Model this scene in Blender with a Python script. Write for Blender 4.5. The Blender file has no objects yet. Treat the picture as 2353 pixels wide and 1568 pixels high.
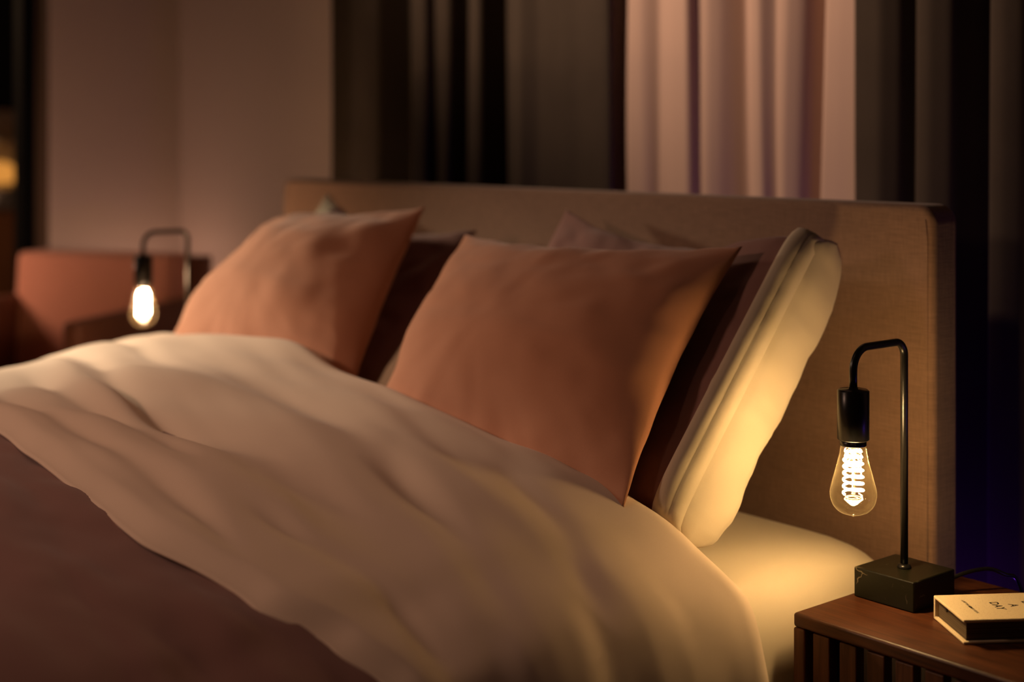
import bpy, bmesh, math, random
from mathutils import Vector, Matrix, noise
PI = math.pi
random.seed(4)
S = bpy.context.scene
COL = S.collection

# ------------------------------------------------------------------ camera
cd = bpy.data.cameras.new('camera')
cam = bpy.data.objects.new('camera', cd)
COL.objects.link(cam)
cam.location = (0, 0, 1.15)
cam.rotation_euler = (PI / 2, 0, math.radians(50))
cd.sensor_width = 36
cd.lens = 50.6
cd.shift_y = -464 / 2353
cd.clip_start = 0.05
cd.dof.use_dof = True
cd.dof.focus_distance = 1.93
cd.dof.aperture_fstop = 1.8
S.camera = cam

# ------------------------------------------------------------------ world, colour management
w = bpy.data.worlds.new('world')
S.world = w
w.use_nodes = True
bg = w.node_tree.nodes['Background']
bg.inputs[0].default_value = (1.0, 0.55, 0.38, 1)
bg.inputs[1].default_value = 0.010
S.view_settings.view_transform = 'Standard'
S.view_settings.look = 'None'
S.view_settings.gamma = 1
S.view_settings.exposure = 0
S.cycles.use_denoising = True
S.cycles.max_bounces = 8
S.cycles.transparent_max_bounces = 16
S.cycles.sample_clamp_indirect = 4.0

# ------------------------------------------------------------------ lights outside the frame, mostly added fill
def light(name, kind, loc, energy, color, size=0.1, target=None, **kw):
    d = bpy.data.lights.new(name, kind)
    d.energy = energy
    d.color = color
    if kind == 'AREA':
        d.size = size
    else:
        d.shadow_soft_size = size
    for k, v in kw.items():
        setattr(d, k, v)
    o = bpy.data.objects.new(name, d)
    COL.objects.link(o)
    o.location = loc
    if target is not None:
        o.rotation_euler = (Vector(target) - Vector(loc)).to_track_quat('-Z', 'Y').to_euler()
    return o

# added spot without a fixture, brightens the curtains and spares the wall
light('curtain_fill', 'SPOT', (-3.85, 0.15, 2.4), 380, (1.0, 0.67, 0.46), 0.08, (-2.1, 2.25, 2.30), spot_size=math.radians(64), spot_blend=1.0)
# unseen fill added left of the frame for far pillow and duvet crest
light('far_side_fill', 'SPOT', (-3.75, 0.70, 1.32), 135, (1.0, 0.80, 0.56), 0.08, (-2.6, 1.35, 0.70), spot_size=math.radians(44), spot_blend=1.0)
# soft fill added above the bed to lift the duvet tones
light('overhead_fill', 'SPOT', (-1.85, 0.35, 2.55), 11, (1.0, 0.57, 0.38), 0.12, (-1.75, 0.75, 0.70), spot_size=math.radians(66), spot_blend=1.0)
# fill added beyond the bed's foot so the duvet folds take shading
light('foot_fill', 'SPOT', (-2.6, -0.6, 1.70), 42, (1.0, 0.60, 0.42), 0.10, (-1.85, 0.95, 0.70), spot_size=math.radians(60), spot_blend=1.0)
# added point light hidden behind the armchair, brightens the walls low down
light('corner_wall_fill', 'POINT', (-4.50, 2.18, 0.48), 3.0, (1.0, 0.64, 0.45), 0.05)
# extra out-of-view point light brightening the armchair and corner walls
light('armchair_fill', 'POINT', (-4.52, 1.32, 0.84), 5.2, (1.0, 0.60, 0.42), 0.06)
# violet light strip on the floor behind the bedside cabinet
light('light_strip', 'POINT', (-1.36, 2.06, 0.12), 2.6, (0.22, 0.04, 1.0), 0.05)
light('light_strip_end', 'POINT', (-0.50, 2.0, 0.36), 0.9, (0.25, 0.08, 1.0), 0.05)
# point light put into the next room to brighten it
light('next_room_light', 'POINT', (-6.0, 1.2, 1.9), 22.0, (1.0, 0.60, 0.34), 0.15)

LAMP_E = 250.0
LAMP_RIGHT = (1.0, 0.65, 0.285)
LAMP_LEFT = (1.0, 0.62, 0.36)

# ------------------------------------------------------------------ helpers
def meta(o, label=None, cat=None, group=None, kind=None):
    if label: o['label'] = label
    if cat: o['category'] = cat
    if group: o['group'] = group
    if kind: o['kind'] = kind
    return o

def thing(name, label, cat, loc=(0, 0, 0), rz=0.0, group=None):
    o = bpy.data.objects.new(name, None)
    COL.objects.link(o)
    o.location = loc
    o.rotation_euler = (0, 0, rz)
    o.empty_display_size = 0.05
    return meta(o, label, cat, group)

def obj(name, bm, mat, parent=None, smooth=True, bevel=0, seg=3, sub=0, solid=0):
    me = bpy.data.meshes.new(name)
    bmesh.ops.recalc_face_normals(bm, faces=bm.faces)
    bm.to_mesh(me)
    bm.free()
    for p in me.polygons:
        p.use_smooth = smooth
    me.materials.append(mat)
    o = bpy.data.objects.new(name, me)
    COL.objects.link(o)
    if parent is not None:
        o.parent = parent
    if solid:
        m = o.modifiers.new('thickness', 'SOLIDIFY'); m.thickness = solid; m.offset = 0
    if bevel:
        m = o.modifiers.new('bevel', 'BEVEL'); m.width = bevel; m.segments = seg
        m.limit_method = 'ANGLE'; m.angle_limit = math.radians(40); m.harden_normals = True
    if sub:
        m = o.modifiers.new('sub', 'SUBSURF'); m.levels = sub; m.render_levels = sub
    return o

def box(bm, x0, x1, y0, y1, z0, z1, M=None):
    vs = [bm.verts.new((x, y, z)) for z in (z0, z1) for y in (y0, y1) for x in (x0, x1)]
    if M is not None:
        for v in vs: v.co = M @ v.co
    for f in ((0, 2, 3, 1), (4, 5, 7, 6), (0, 1, 5, 4), (2, 6, 7, 3), (0, 4, 6, 2), (1, 3, 7, 5)):
        bm.faces.new([vs[i] for i in f])
    return bm

def boxm(*a, **k):
    return box(bmesh.new(), *a, **k)

def lathe(bm, prof, n=40, c=(0, 0, 0), cap0=True, cap1=True):
    rings = []
    for r, z in prof:
        if r < 1e-6:
            rings.append([bm.verts.new((c[0], c[1], c[2] + z))])
        else:
            rings.append([bm.verts.new((c[0] + r * math.cos(2 * PI * i / n), c[1] + r * math.sin(2 * PI * i / n), c[2] + z)) for i in range(n)])
    for a, b in zip(rings, rings[1:]):
        for i in range(n):
            j = (i + 1) % n
            if len(a) == 1 and len(b) == 1: continue
            if len(a) == 1: bm.faces.new((a[0], b[i], b[j]))
            elif len(b) == 1: bm.faces.new((a[i], a[j], b[0]))
            else: bm.faces.new((a[i], a[j], b[j], b[i]))
    if cap0 and len(rings[0]) > 1: bm.faces.new(rings[0])
    if cap1 and len(rings[-1]) > 1: bm.faces.new(rings[-1])
    return bm

def tube(bm, pts, r, n=12, cap=True):
    pts = [Vector(p) for p in pts]
    T = []
    for i in range(len(pts)):
        a = pts[max(i - 1, 0)]; b = pts[min(i + 1, len(pts) - 1)]
        T.append((b - a).normalized())
    up = Vector((0, 0, 1)) if abs(T[0].z) < 0.9 else Vector((1, 0, 0))
    N = (up - T[0] * up.dot(T[0])).normalized()
    rings = []
    for i, p in enumerate(pts):
        N = (N - T[i] * N.dot(T[i])).normalized()
        B = T[i].cross(N)
        rr = r(i / (len(pts) - 1)) if callable(r) else r
        rings.append([bm.verts.new(p + (N * math.cos(2 * PI * k / n) + B * math.sin(2 * PI * k / n)) * rr) for k in range(n)])
    for a, b in zip(rings, rings[1:]):
        for i in range(n):
            j = (i + 1) % n
            bm.faces.new((a[i], a[j], b[j], b[i]))
    if cap:
        bm.faces.new(rings[0]); bm.faces.new(rings[-1])
    return bm

def round_path(pts, radii, n=10):
    """polyline with circular fillets"""
    pts = [Vector(p) for p in pts]
    out = [pts[0]]
    for i in range(1, len(pts) - 1):
        r = radii[i - 1]
        a = (pts[i - 1] - pts[i]).normalized(); b = (pts[i + 1] - pts[i]).normalized()
        half = a.angle(b) / 2
        d = r / math.tan(half)
        c = pts[i] + (a + b).normalized() * (r / math.sin(half))
        v0 = pts[i] + a * d - c; v1 = pts[i] + b * d - c
        ang = v0.angle(v1); ax = v0.cross(v1).normalized()
        for k in range(n + 1):
            out.append(c + Matrix.Rotation(ang * k / n, 3, ax) @ v0)
    out.append(pts[-1])
    return out

def catmull(P, n):
    P = [Vector(p) for p in P]
    out = []
    for i in range(len(P) - 1):
        p0 = P[i - 1] if i > 0 else P[0] * 2 - P[1]
        p1, p2 = P[i], P[i + 1]
        p3 = P[i + 2] if i + 2 < len(P) else P[-1] * 2 - P[-2]
        for k in range(n):
            t = k / n
            out.append(0.5 * (2 * p1 + (p2 - p0) * t + (2 * p0 - 5 * p1 + 4 * p2 - p3) * t * t + (3 * p1 - p0 - 3 * p2 + p3) * t ** 3))
    out.append(P[-1])
    return out

def resample(P, n):
    L = [0.0]
    for a, b in zip(P, P[1:]): L.append(L[-1] + (b - a).length)
    out = []; j = 0
    for k in range(n):
        t = L[-1] * k / (n - 1)
        while j < len(P) - 2 and L[j + 1] < t: j += 1
        u = (t - L[j]) / max(L[j + 1] - L[j], 1e-9)
        out.append(P[j].lerp(P[j + 1], min(max(u, 0), 1)))
    return out

def grid_faces(bm, R):
    for a, b in zip(R, R[1:]):
        for i in range(len(a) - 1):
            bm.faces.new((a[i], a[i + 1], b[i + 1], b[i]))

def smooth01(x):
    x = min(max(x, 0.0), 1.0)
    return x * x * (3 - 2 * x)

def lerp_tab(tab, x):
    if x <= tab[0][0]: return tab[0][1]
    for (a, va), (b, vb) in zip(tab, tab[1:]):
        if x <= b: return va + (vb - va) * smooth01((x - a) / (b - a))
    return tab[-1][1]

def fbm(x, y, z=0.0, o=3):
    return noise.fractal(Vector((x, y, z)), 1.0, 2.0, o)

# ------------------------------------------------------------------ materials
def mat(name, color, rough=0.8, metal=0.0, **kw):
    m = bpy.data.materials.new(name)
    m.use_nodes = True
    nt = m.node_tree; N = nt.nodes; L = nt.links
    b = N['Principled BSDF']
    b.inputs['Base Color'].default_value = (*color, 1)
    b.inputs['Roughness'].default_value = rough
    b.inputs['Metallic'].default_value = metal
    b.inputs['Specular IOR Level'].default_value = kw.get('spec', 0.3)
    if kw.get('sheen'):
        b.inputs['Sheen Weight'].default_value = kw['sheen']
        b.inputs['Sheen Roughness'].default_value = 0.5
    m['n'] = 0
    return m, nt, b

def fabric(name, color, var=0.08, scale=900, bump=0.15, sheen=0.15, stretch=(1, 1, 1), rough=0.9, dist=0.0006):
    m, nt, b = mat(name, color, rough, sheen=sheen, spec=0.15)
    N, L = nt.nodes, nt.links
    tc = N.new('ShaderNodeTexCoord')
    mp = N.new('ShaderNodeMapping'); mp.inputs['Scale'].default_value = stretch
    L.new(tc.outputs['Object'], mp.inputs['Vector'])
    n1 = N.new('ShaderNodeTexNoise'); n1.inputs['Scale'].default_value = scale; n1.inputs['Detail'].default_value = 3
    L.new(mp.outputs[0], n1.inputs['Vector'])
    n2 = N.new('ShaderNodeTexNoise'); n2.inputs['Scale'].default_value = 9; n2.inputs['Detail'].default_value = 3
    L.new(tc.outputs['Object'], n2.inputs['Vector'])
    ad = N.new('ShaderNodeMath'); ad.operation = 'ADD'
    L.new(n1.outputs['Fac'], ad.inputs[0]); L.new(n2.outputs['Fac'], ad.inputs[1])
    rp = N.new('ShaderNodeMapRange')
    rp.inputs['From Min'].default_value = 0.6; rp.inputs['From Max'].default_value = 1.4
    rp.inputs['To Min'].default_value = 1 - var; rp.inputs['To Max'].default_value = 1 + var
    L.new(ad.outputs[0], rp.inputs['Value'])
    mx = N.new('ShaderNodeVectorMath'); mx.operation = 'SCALE'
    mx.inputs[0].default_value = color
    L.new(rp.outputs[0], mx.inputs['Scale'])
    L.new(mx.outputs[0], b.inputs['Base Color'])
    bp = N.new('ShaderNodeBump'); bp.inputs['Strength'].default_value = bump; bp.inputs['Distance'].default_value = dist
    L.new(n1.outputs['Fac'], bp.inputs['Height'])
    L.new(bp.outputs[0], b.inputs['Normal'])
    return m

def weave(name, color, var=0.25, scale=420):
    """linen weave: crossed streaky threads"""
    m, nt, b = mat(name, color, 0.92, sheen=0.2, spec=0.12)
    N, L = nt.nodes, nt.links
    tc = N.new('ShaderNodeTexCoord')
    fac = []
    for st in ((1, 1, 0.08), (0.08, 0.08, 1)):
        mp = N.new('ShaderNodeMapping'); mp.inputs['Scale'].default_value = st
        L.new(tc.outputs['Object'], mp.inputs['Vector'])
        n = N.new('ShaderNodeTexNoise'); n.inputs['Scale'].default_value = scale; n.inputs['Detail'].default_value = 2
        L.new(mp.outputs[0], n.inputs['Vector']); fac.append(n.outputs['Fac'])
    ad = N.new('ShaderNodeMath'); ad.operation = 'ADD'
    L.new(fac[0], ad.inputs[0]); L.new(fac[1], ad.inputs[1])
    rp = N.new('ShaderNodeMapRange')
    rp.inputs['From Min'].default_value = 0.65; rp.inputs['From Max'].default_value = 1.35
    rp.inputs['To Min'].default_value = 1 - var; rp.inputs['To Max'].default_value = 1 + var
    L.new(ad.outputs[0], rp.inputs['Value'])
    mx = N.new('ShaderNodeVectorMath'); mx.operation = 'SCALE'; mx.inputs[0].default_value = color
    L.new(rp.outputs[0], mx.inputs['Scale']); L.new(mx.outputs[0], b.inputs['Base Color'])
    bp = N.new('ShaderNodeBump'); bp.inputs['Strength'].default_value = 0.35; bp.inputs['Distance'].default_value = 0.001
    L.new(ad.outputs[0], bp.inputs['Height']); L.new(bp.outputs[0], b.inputs['Normal'])
    return m

def wood(name, c0, c1, axis='X', scale=18, rough=0.45):
    m, nt, b = mat(name, c0, rough, spec=0.4)
    N, L = nt.nodes, nt.links
    tc = N.new('ShaderNodeTexCoord')
    mp = N.new('ShaderNodeMapping')
    mp.inputs['Scale'].default_value = {'X': (0.6, 9, 9), 'Y': (9, 0.6, 9), 'Z': (9, 9, 0.6)}[axis]
    L.new(tc.outputs['Object'], mp.inputs['Vector'])
    n = N.new('ShaderNodeTexNoise'); n.inputs['Scale'].default_value = scale; n.inputs['Detail'].default_value = 6
    n.inputs['Distortion'].default_value = 0.6
    L.new(mp.outputs[0], n.inputs['Vector'])
    cr = N.new('ShaderNodeValToRGB')
    cr.color_ramp.elements[0].position = 0.35; cr.color_ramp.elements[0].color = (*c0, 1)
    cr.color_ramp.elements[1].position = 0.68; cr.color_ramp.elements[1].color = (*c1, 1)
    L.new(n.outputs['Fac'], cr.inputs['Fac']); L.new(cr.outputs['Color'], b.inputs['Base Color'])
    bp = N.new('ShaderNodeBump'); bp.inputs['Strength'].default_value = 0.12; bp.inputs['Distance'].default_value = 0.0006
    L.new(n.outputs['Fac'], bp.inputs['Height']); L.new(bp.outputs[0], b.inputs['Normal'])
    return m

def plain(name, color, rough=0.5, metal=0.0, spec=0.4, nscale=60, nb=0.04):
    m, nt, b = mat(name, color, rough, metal, spec=spec)
    N, L = nt.nodes, nt.links
    tc = N.new('ShaderNodeTexCoord')
    n = N.new('ShaderNodeTexNoise'); n.inputs['Scale'].default_value = nscale; n.inputs['Detail'].default_value = 3
    L.new(tc.outputs['Object'], n.inputs['Vector'])
    bp = N.new('ShaderNodeBump'); bp.inputs['Strength'].default_value = nb; bp.inputs['Distance'].default_value = 0.001
    L.new(n.outputs['Fac'], bp.inputs['Height']); L.new(bp.outputs[0], b.inputs['Normal'])
    return m

def emit(name, color, strength):
    m = bpy.data.materials.new(name); m.use_nodes = True
    nt = m.node_tree; nt.nodes.clear()
    e = nt.nodes.new('ShaderNodeEmission'); e.inputs[0].default_value = (*color, 1); e.inputs[1].default_value = strength
    o = nt.nodes.new('ShaderNodeOutputMaterial'); nt.links.new(e.outputs[0], o.inputs[0])
    return m

def thin_glass(name, tint, haze=0.0012, base=0.03, edge=0.75, rough=0.02, hcol=(1, 0.8, 0.45)):
    """thin blown glass: see-through, mirror-like towards its rim, with a haze that imitates inner glow"""
    m = bpy.data.materials.new(name); m.use_nodes = True
    nt = m.node_tree; N, L = nt.nodes, nt.links; N.clear()
    tr = N.new('ShaderNodeBsdfTransparent'); tr.inputs[0].default_value = (*tint, 1)
    gl = N.new('ShaderNodeBsdfGlossy'); gl.inputs['Roughness'].default_value = rough
    df = N.new('ShaderNodeBsdfTranslucent'); df.inputs[0].default_value = (*hcol, 1)  # translucent haze, golden by default, put in for the bulb's glow
    lw = N.new('ShaderNodeLayerWeight'); lw.inputs['Blend'].default_value = 0.5
    pw = N.new('ShaderNodeMath'); pw.operation = 'POWER'; pw.inputs[1].default_value = 4.0
    L.new(lw.outputs['Facing'], pw.inputs[0])
    ma = N.new('ShaderNodeMath'); ma.operation = 'MULTIPLY_ADD'; ma.inputs[1].default_value = edge; ma.inputs[2].default_value = base
    L.new(pw.outputs[0], ma.inputs[0])
    m1 = N.new('ShaderNodeMixShader'); L.new(ma.outputs[0], m1.inputs[0]); L.new(tr.outputs[0], m1.inputs[1]); L.new(gl.outputs[0], m1.inputs[2])
    m2 = N.new('ShaderNodeMixShader')
    hz = N.new('ShaderNodeMath'); hz.operation = 'MULTIPLY_ADD'; hz.inputs[1].default_value = haze * 6; hz.inputs[2].default_value = haze
    L.new(pw.outputs[0], hz.inputs[0]); L.new(hz.outputs[0], m2.inputs[0])
    L.new(m1.outputs[0], m2.inputs[1]); L.new(df.outputs[0], m2.inputs[2])
    o = N.new('ShaderNodeOutputMaterial'); L.new(m2.outputs[0], o.inputs[0])
    return m

def sheer_mat(name, color):
    m = bpy.data.materials.new(name); m.use_nodes = True
    nt = m.node_tree; N, L = nt.nodes, nt.links; N.clear()
    tc = N.new('ShaderNodeTexCoord')
    n = N.new('ShaderNodeTexNoise'); n.inputs['Scale'].default_value = 500
    L.new(tc.outputs['Object'], n.inputs['Vector'])
    bp = N.new('ShaderNodeBump'); bp.inputs['Strength'].default_value = 0.1; bp.inputs['Distance'].default_value = 0.0005
    L.new(n.outputs['Fac'], bp.inputs['Height'])
    d = N.new('ShaderNodeBsdfDiffuse'); d.inputs[0].default_value = (*color, 1); L.new(bp.outputs[0], d.inputs['Normal'])
    t = N.new('ShaderNodeBsdfTranslucent'); t.inputs[0].default_value = (*color, 1)
    mx = N.new('ShaderNodeMixShader'); mx.inputs[0].default_value = 0.25
    L.new(d.outputs[0], mx.inputs[1]); L.new(t.outputs[0], mx.inputs[2])
    o = N.new('ShaderNodeOutputMaterial'); L.new(mx.outputs[0], o.inputs[0])
    return m

def marble(name):
    m, nt, b = mat(name, (0.009, 0.0085, 0.0045), 0.36, spec=0.2)
    N, L = nt.nodes, nt.links
    tc = N.new('ShaderNodeTexCoord')
    n0 = N.new('ShaderNodeTexNoise'); n0.inputs['Scale'].default_value = 14; n0.inputs['Detail'].default_value = 4
    L.new(tc.outputs['Object'], n0.inputs['Vector'])
    mxv = N.new('ShaderNodeMix'); mxv.data_type = 'RGBA'; mxv.inputs['Factor'].default_value = 0.08
    L.new(tc.outputs['Object'], mxv.inputs['A']); L.new(n0.outputs['Color'], mxv.inputs['B'])
    v = N.new('ShaderNodeTexVoronoi'); v.feature = 'DISTANCE_TO_EDGE'; v.inputs['Scale'].default_value = 26
    L.new(mxv.outputs['Result'], v.inputs['Vector'])
    vein = N.new('ShaderNodeMapRange'); vein.inputs['From Min'].default_value = 0.0; vein.inputs['From Max'].default_value = 0.025
    vein.inputs['To Min'].default_value = 1; vein.inputs['To Max'].default_value = 0
    L.new(v.outputs['Distance'], vein.inputs['Value'])
    n1 = N.new('ShaderNodeTexNoise'); n1.inputs['Scale'].default_value = 32; n1.inputs['Detail'].default_value = 2
    L.new(tc.outputs['Object'], n1.inputs['Vector'])
    gate = N.new('ShaderNodeMapRange'); gate.inputs['From Min'].default_value = 0.58; gate.inputs['From Max'].default_value = 0.72
    L.new(n1.outputs['Fac'], gate.inputs['Value'])
    mu = N.new('ShaderNodeMath'); mu.operation = 'MULTIPLY'
    L.new(vein.outputs[0], mu.inputs[0]); L.new(gate.outputs[0], mu.inputs[1])
    cr = N.new('ShaderNodeMix'); cr.data_type = 'RGBA'
    cr.inputs['A'].default_value = (0.009, 0.0085, 0.0045, 1); cr.inputs['B'].default_value = (0.22, 0.18, 0.12, 1)
    L.new(mu.outputs[0], cr.inputs['Factor']); L.new(cr.outputs['Result'], b.inputs['Base Color'])
    return m

def pages_mat(name):
    m, nt, b = mat(name, (0.3, 0.24, 0.16), 0.7, spec=0.2)
    N, L = nt.nodes, nt.links
    tc = N.new('ShaderNodeTexCoord')
    mp = N.new('ShaderNodeMapping'); mp.inputs['Scale'].default_value = (2, 2, 1200)
    L.new(tc.outputs['Object'], mp.inputs['Vector'])
    n = N.new('ShaderNodeTexNoise'); n.inputs['Scale'].default_value = 1.0; n.inputs['Detail'].default_value = 2
    L.new(mp.outputs[0], n.inputs['Vector'])
    cr = N.new('ShaderNodeValToRGB')
    cr.color_ramp.elements[0].position = 0.35; cr.color_ramp.elements[0].color = (0.06, 0.042, 0.026, 1)  # both page tones darkened for the shade inside the recess
    cr.color_ramp.elements[1].position = 0.7; cr.color_ramp.elements[1].color = (0.17, 0.125, 0.08, 1)
    L.new(n.outputs['Fac'], cr.inputs['Fac']); L.new(cr.outputs['Color'], b.inputs['Base Color'])
    return m

def speckle(name, color, dot):
    m, nt, b = mat(name, color, 0.85, spec=0.15)
    N, L = nt.nodes, nt.links
    tc = N.new('ShaderNodeTexCoord')
    n = N.new('ShaderNodeTexNoise'); n.inputs['Scale'].default_value = 620; n.inputs['Detail'].default_value = 2
    L.new(tc.outputs['Object'], n.inputs['Vector'])
    cr = N.new('ShaderNodeValToRGB')
    cr.color_ramp.elements[0].position = 0.30; cr.color_ramp.elements[0].color = (*dot, 1)
    cr.color_ramp.elements[1].position = 0.40; cr.color_ramp.elements[1].color = (*color, 1)
    L.new(n.outputs['Fac'], cr.inputs['Fac']); L.new(cr.outputs['Color'], b.inputs['Base Color'])
    bp = N.new('ShaderNodeBump'); bp.inputs['Strength'].default_value = 0.3; bp.inputs['Distance'].default_value = 0.0004
    L.new(n.outputs['Fac'], bp.inputs['Height']); L.new(bp.outputs[0], b.inputs['Normal'])
    return m

M_wall = plain('painted_wall', (0.50, 0.40, 0.35), 0.9, spec=0.1, nscale=90, nb=0.05)
M_floor = wood('floor_boards', (0.10, 0.05, 0.025), (0.17, 0.09, 0.045), 'Y', 4, 0.5)
M_ceil = plain('ceiling_paint', (0.5, 0.45, 0.4), 0.9, spec=0.1)
M_reveal = plain('brown_jamb', (0.10, 0.062, 0.04), 0.7, spec=0.2)
M_black = plain('black_steel', (0.004, 0.004, 0.004), 0.8, spec=0.1)
M_headboard = weave('headboard_linen', (0.215, 0.128, 0.088), 0.17, 420)
M_sheet = fabric('cream_sheet', (0.68, 0.575, 0.43), 0.02, 700, 0.06)
M_cream = fabric('cream_cotton', (0.62, 0.52, 0.38), 0.03, 700, 0.06)
M_duvet = fabric('duvet_cream', (0.80, 0.62, 0.48), 0.03, 700, 0.06)
M_mauve = fabric('duvet_mauve', (0.26, 0.13, 0.11), 0.08, 900, 0.2, sheen=0.2)
M_terra = fabric('terracotta_cotton', (0.50, 0.22, 0.125), 0.06, 650, 0.18, sheen=0.25)
M_dark_curtain = fabric('dark_curtain', (0.062, 0.046, 0.034), 0.15, 500, 0.2, sheen=0.05)
M_sheer = sheer_mat('sheer_curtain', (0.74, 0.54, 0.45))
M_lampmetal = plain('black_lamp_metal', (0.010, 0.009, 0.008), 0.30, 0.3, spec=0.5, nscale=400, nb=0.02)
M_marble = marble('dark_marble')
M_walnut = wood('walnut', (0.045, 0.0135, 0.005), (0.105, 0.033, 0.011), 'X', 14, 0.42)
M_walnut_v = wood('walnut_upright', (0.07, 0.024, 0.010), (0.14, 0.052, 0.022), 'Z', 14, 0.5)
M_inner = plain('dark_cabinet_inside', (0.012, 0.006, 0.004), 0.8, spec=0.1)
M_glass = thin_glass('bulb_glass', (1.0, 0.97, 0.90), haze=0.0035)
M_stem = thin_glass('stem_glass', (1.0, 0.95, 0.85), 0.01, 0.05)
M_fil_r = emit('filament_amber', LAMP_RIGHT, LAMP_E)
M_fil_l = emit('filament_peach', LAMP_LEFT, LAMP_E * 1.9)
M_brass = plain('brass', (0.55, 0.38, 0.16), 0.3, 0.9)
M_cover = speckle('book_cloth', (0.68, 0.55, 0.36), (0.50, 0.39, 0.25))
M_pages = pages_mat('page_edges')
M_ink = plain('black_ink', (0.012, 0.010, 0.010), 0.6, spec=0.2)
M_ribbon = plain('ribbon', (0.03, 0.02, 0.016), 0.6)
M_chair = fabric('chair_rose', (0.66, 0.29, 0.19), 0.06, 500, 0.1)
M_leather = plain('brown_leather', (0.16, 0.06, 0.036), 0.5, spec=0.3, nscale=200, nb=0.1)
M_grey_print = plain('grey_print', (0.32, 0.28, 0.24), 0.5)
M_gold_print = plain('gold_print', (0.75, 0.55, 0.2), 0.5)
M_oak = wood('orange_wood', (0.22, 0.085, 0.03), (0.32, 0.13, 0.05), 'Z', 8, 0.5)
M_amber = emit('amber_glow', (1.0, 0.42, 0.08), 0.75)
M_lantern = thin_glass('lantern_glass', (0.95, 0.9, 0.85), 0.06, 0.06)
M_silver = plain('silver_metal', (0.45, 0.40, 0.36), 0.35, 0.7)

# ------------------------------------------------------------------ room shell
XL, YH = -4.71, 2.40
def struct(name, bm, m, **k):
    return meta(obj(name, bm, m, smooth=False, **k), kind='structure')
struct('floor', boxm(-7.5, 1.6, -2.6, 4.2, -0.1, 0.0), M_floor)
struct('wall_head', boxm(XL - 0.1, 1.6, YH, YH + 0.1, 0, 2.7), M_wall)
struct('wall_left', boxm(XL - 0.1, XL, 1.918, YH, 0, 2.7), M_wall)
struct('trim_1', boxm(XL - 0.1, XL - 0.0, 1.912, 1.918, 0, 2.7), M_reveal)
struct('door_1', boxm(XL - 0.17, XL - 0.10, 1.865, 1.918, 0, 2.7), M_black)
struct('wall_next_room', boxm(-7.5, -7.4, -0.5, 4.2, 0, 2.7), M_wall)
struct('baseboard_head', boxm(XL, 1.6, YH - 0.015, YH, 0, 0.09), M_wall)

# ------------------------------------------------------------------ curtains
def curtain(name, label, cat, m, ctrl, z0=0.015, z1=2.6, lean=0.02, seed=0, group=None):
    """ctrl: the cloth's plan line (x, y); pleats drift and deepen a little towards the hem"""
    P = [Vector((x, y, 0)) for x, y in ctrl]
    P = resample(P, int(sum((b - a).length for a, b in zip(P, P[1:])) / 0.005))
    for _ in range(3):
        P = [P[0]] + [(P[i - 1] + P[i] * 2 + P[i + 1]) / 4 for i in range(1, len(P) - 1)] + [P[-1]]
    bm = bmesh.new(); R = []
    nz = 30
    ymid = sum(p.y for p in P) / len(P)
    for j in range(nz + 1):
        z = z0 + (z1 - z0) * j / nz
        row = []
        for p in P:
            k = (1.9 - z)
            dx = lean * k * fbm(p.x * 5 + seed, z * 0.25, seed)
            dy = 0.012 * fbm(p.x * 3 + 9, z * 0.6, seed + 3)
            a = 1.0 + 0.10 * k
            row.append(bm.verts.new((p.x + dx, ymid + (p.y - ymid) * a + dy, z)))
        R.append(row)
    grid_faces(bm, R)
    o = obj(name, bm, m, solid=0.003)
    return meta(o, label, cat, group)

# plan lines of the cloth, left to right
left_ctrl = [(-3.424, 2.210), (-3.417, 2.216), (-3.410, 2.222), (-3.392, 2.229), (-3.374, 2.235), (-3.342, 2.231), (-3.311, 2.226), (-3.279, 2.222), (-3.248, 2.217), (-3.218, 2.213), (-3.188, 2.209), (-3.181, 2.222), (-3.174, 2.235), (-3.167, 2.248), (-3.160, 2.261), (-3.153, 2.274), (-3.146, 2.287), (-3.006, 2.185), (-2.973, 2.179), (-2.940, 2.173), (-2.935, 2.187), (-2.929, 2.201), (-2.908, 2.185), (-2.879, 2.180), (-2.851, 2.175), (-2.844, 2.187), (-2.837, 2.200), (-2.830, 2.212), (-2.823, 2.224), (-2.773, 2.185), (-2.748, 2.181), (-2.723, 2.178), (-2.717, 2.191), (-2.712, 2.204), (-2.706, 2.218), (-2.700, 2.231), (-2.694, 2.244), (-2.623, 2.185), (-2.596, 2.178), (-2.569, 2.171), (-2.542, 2.165), (-2.526, 2.169), (-2.510, 2.173), (-2.494, 2.177), (-2.474, 2.176), (-2.454, 2.175), (-2.434, 2.175), (-2.414, 2.174), (-2.395, 2.173), (-2.376, 2.173), (-2.356, 2.172), (-2.336, 2.171), (-2.316, 2.170), (-2.296, 2.169), (-2.276, 2.168), (-2.270, 2.170), (-2.264, 2.172)]
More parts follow.
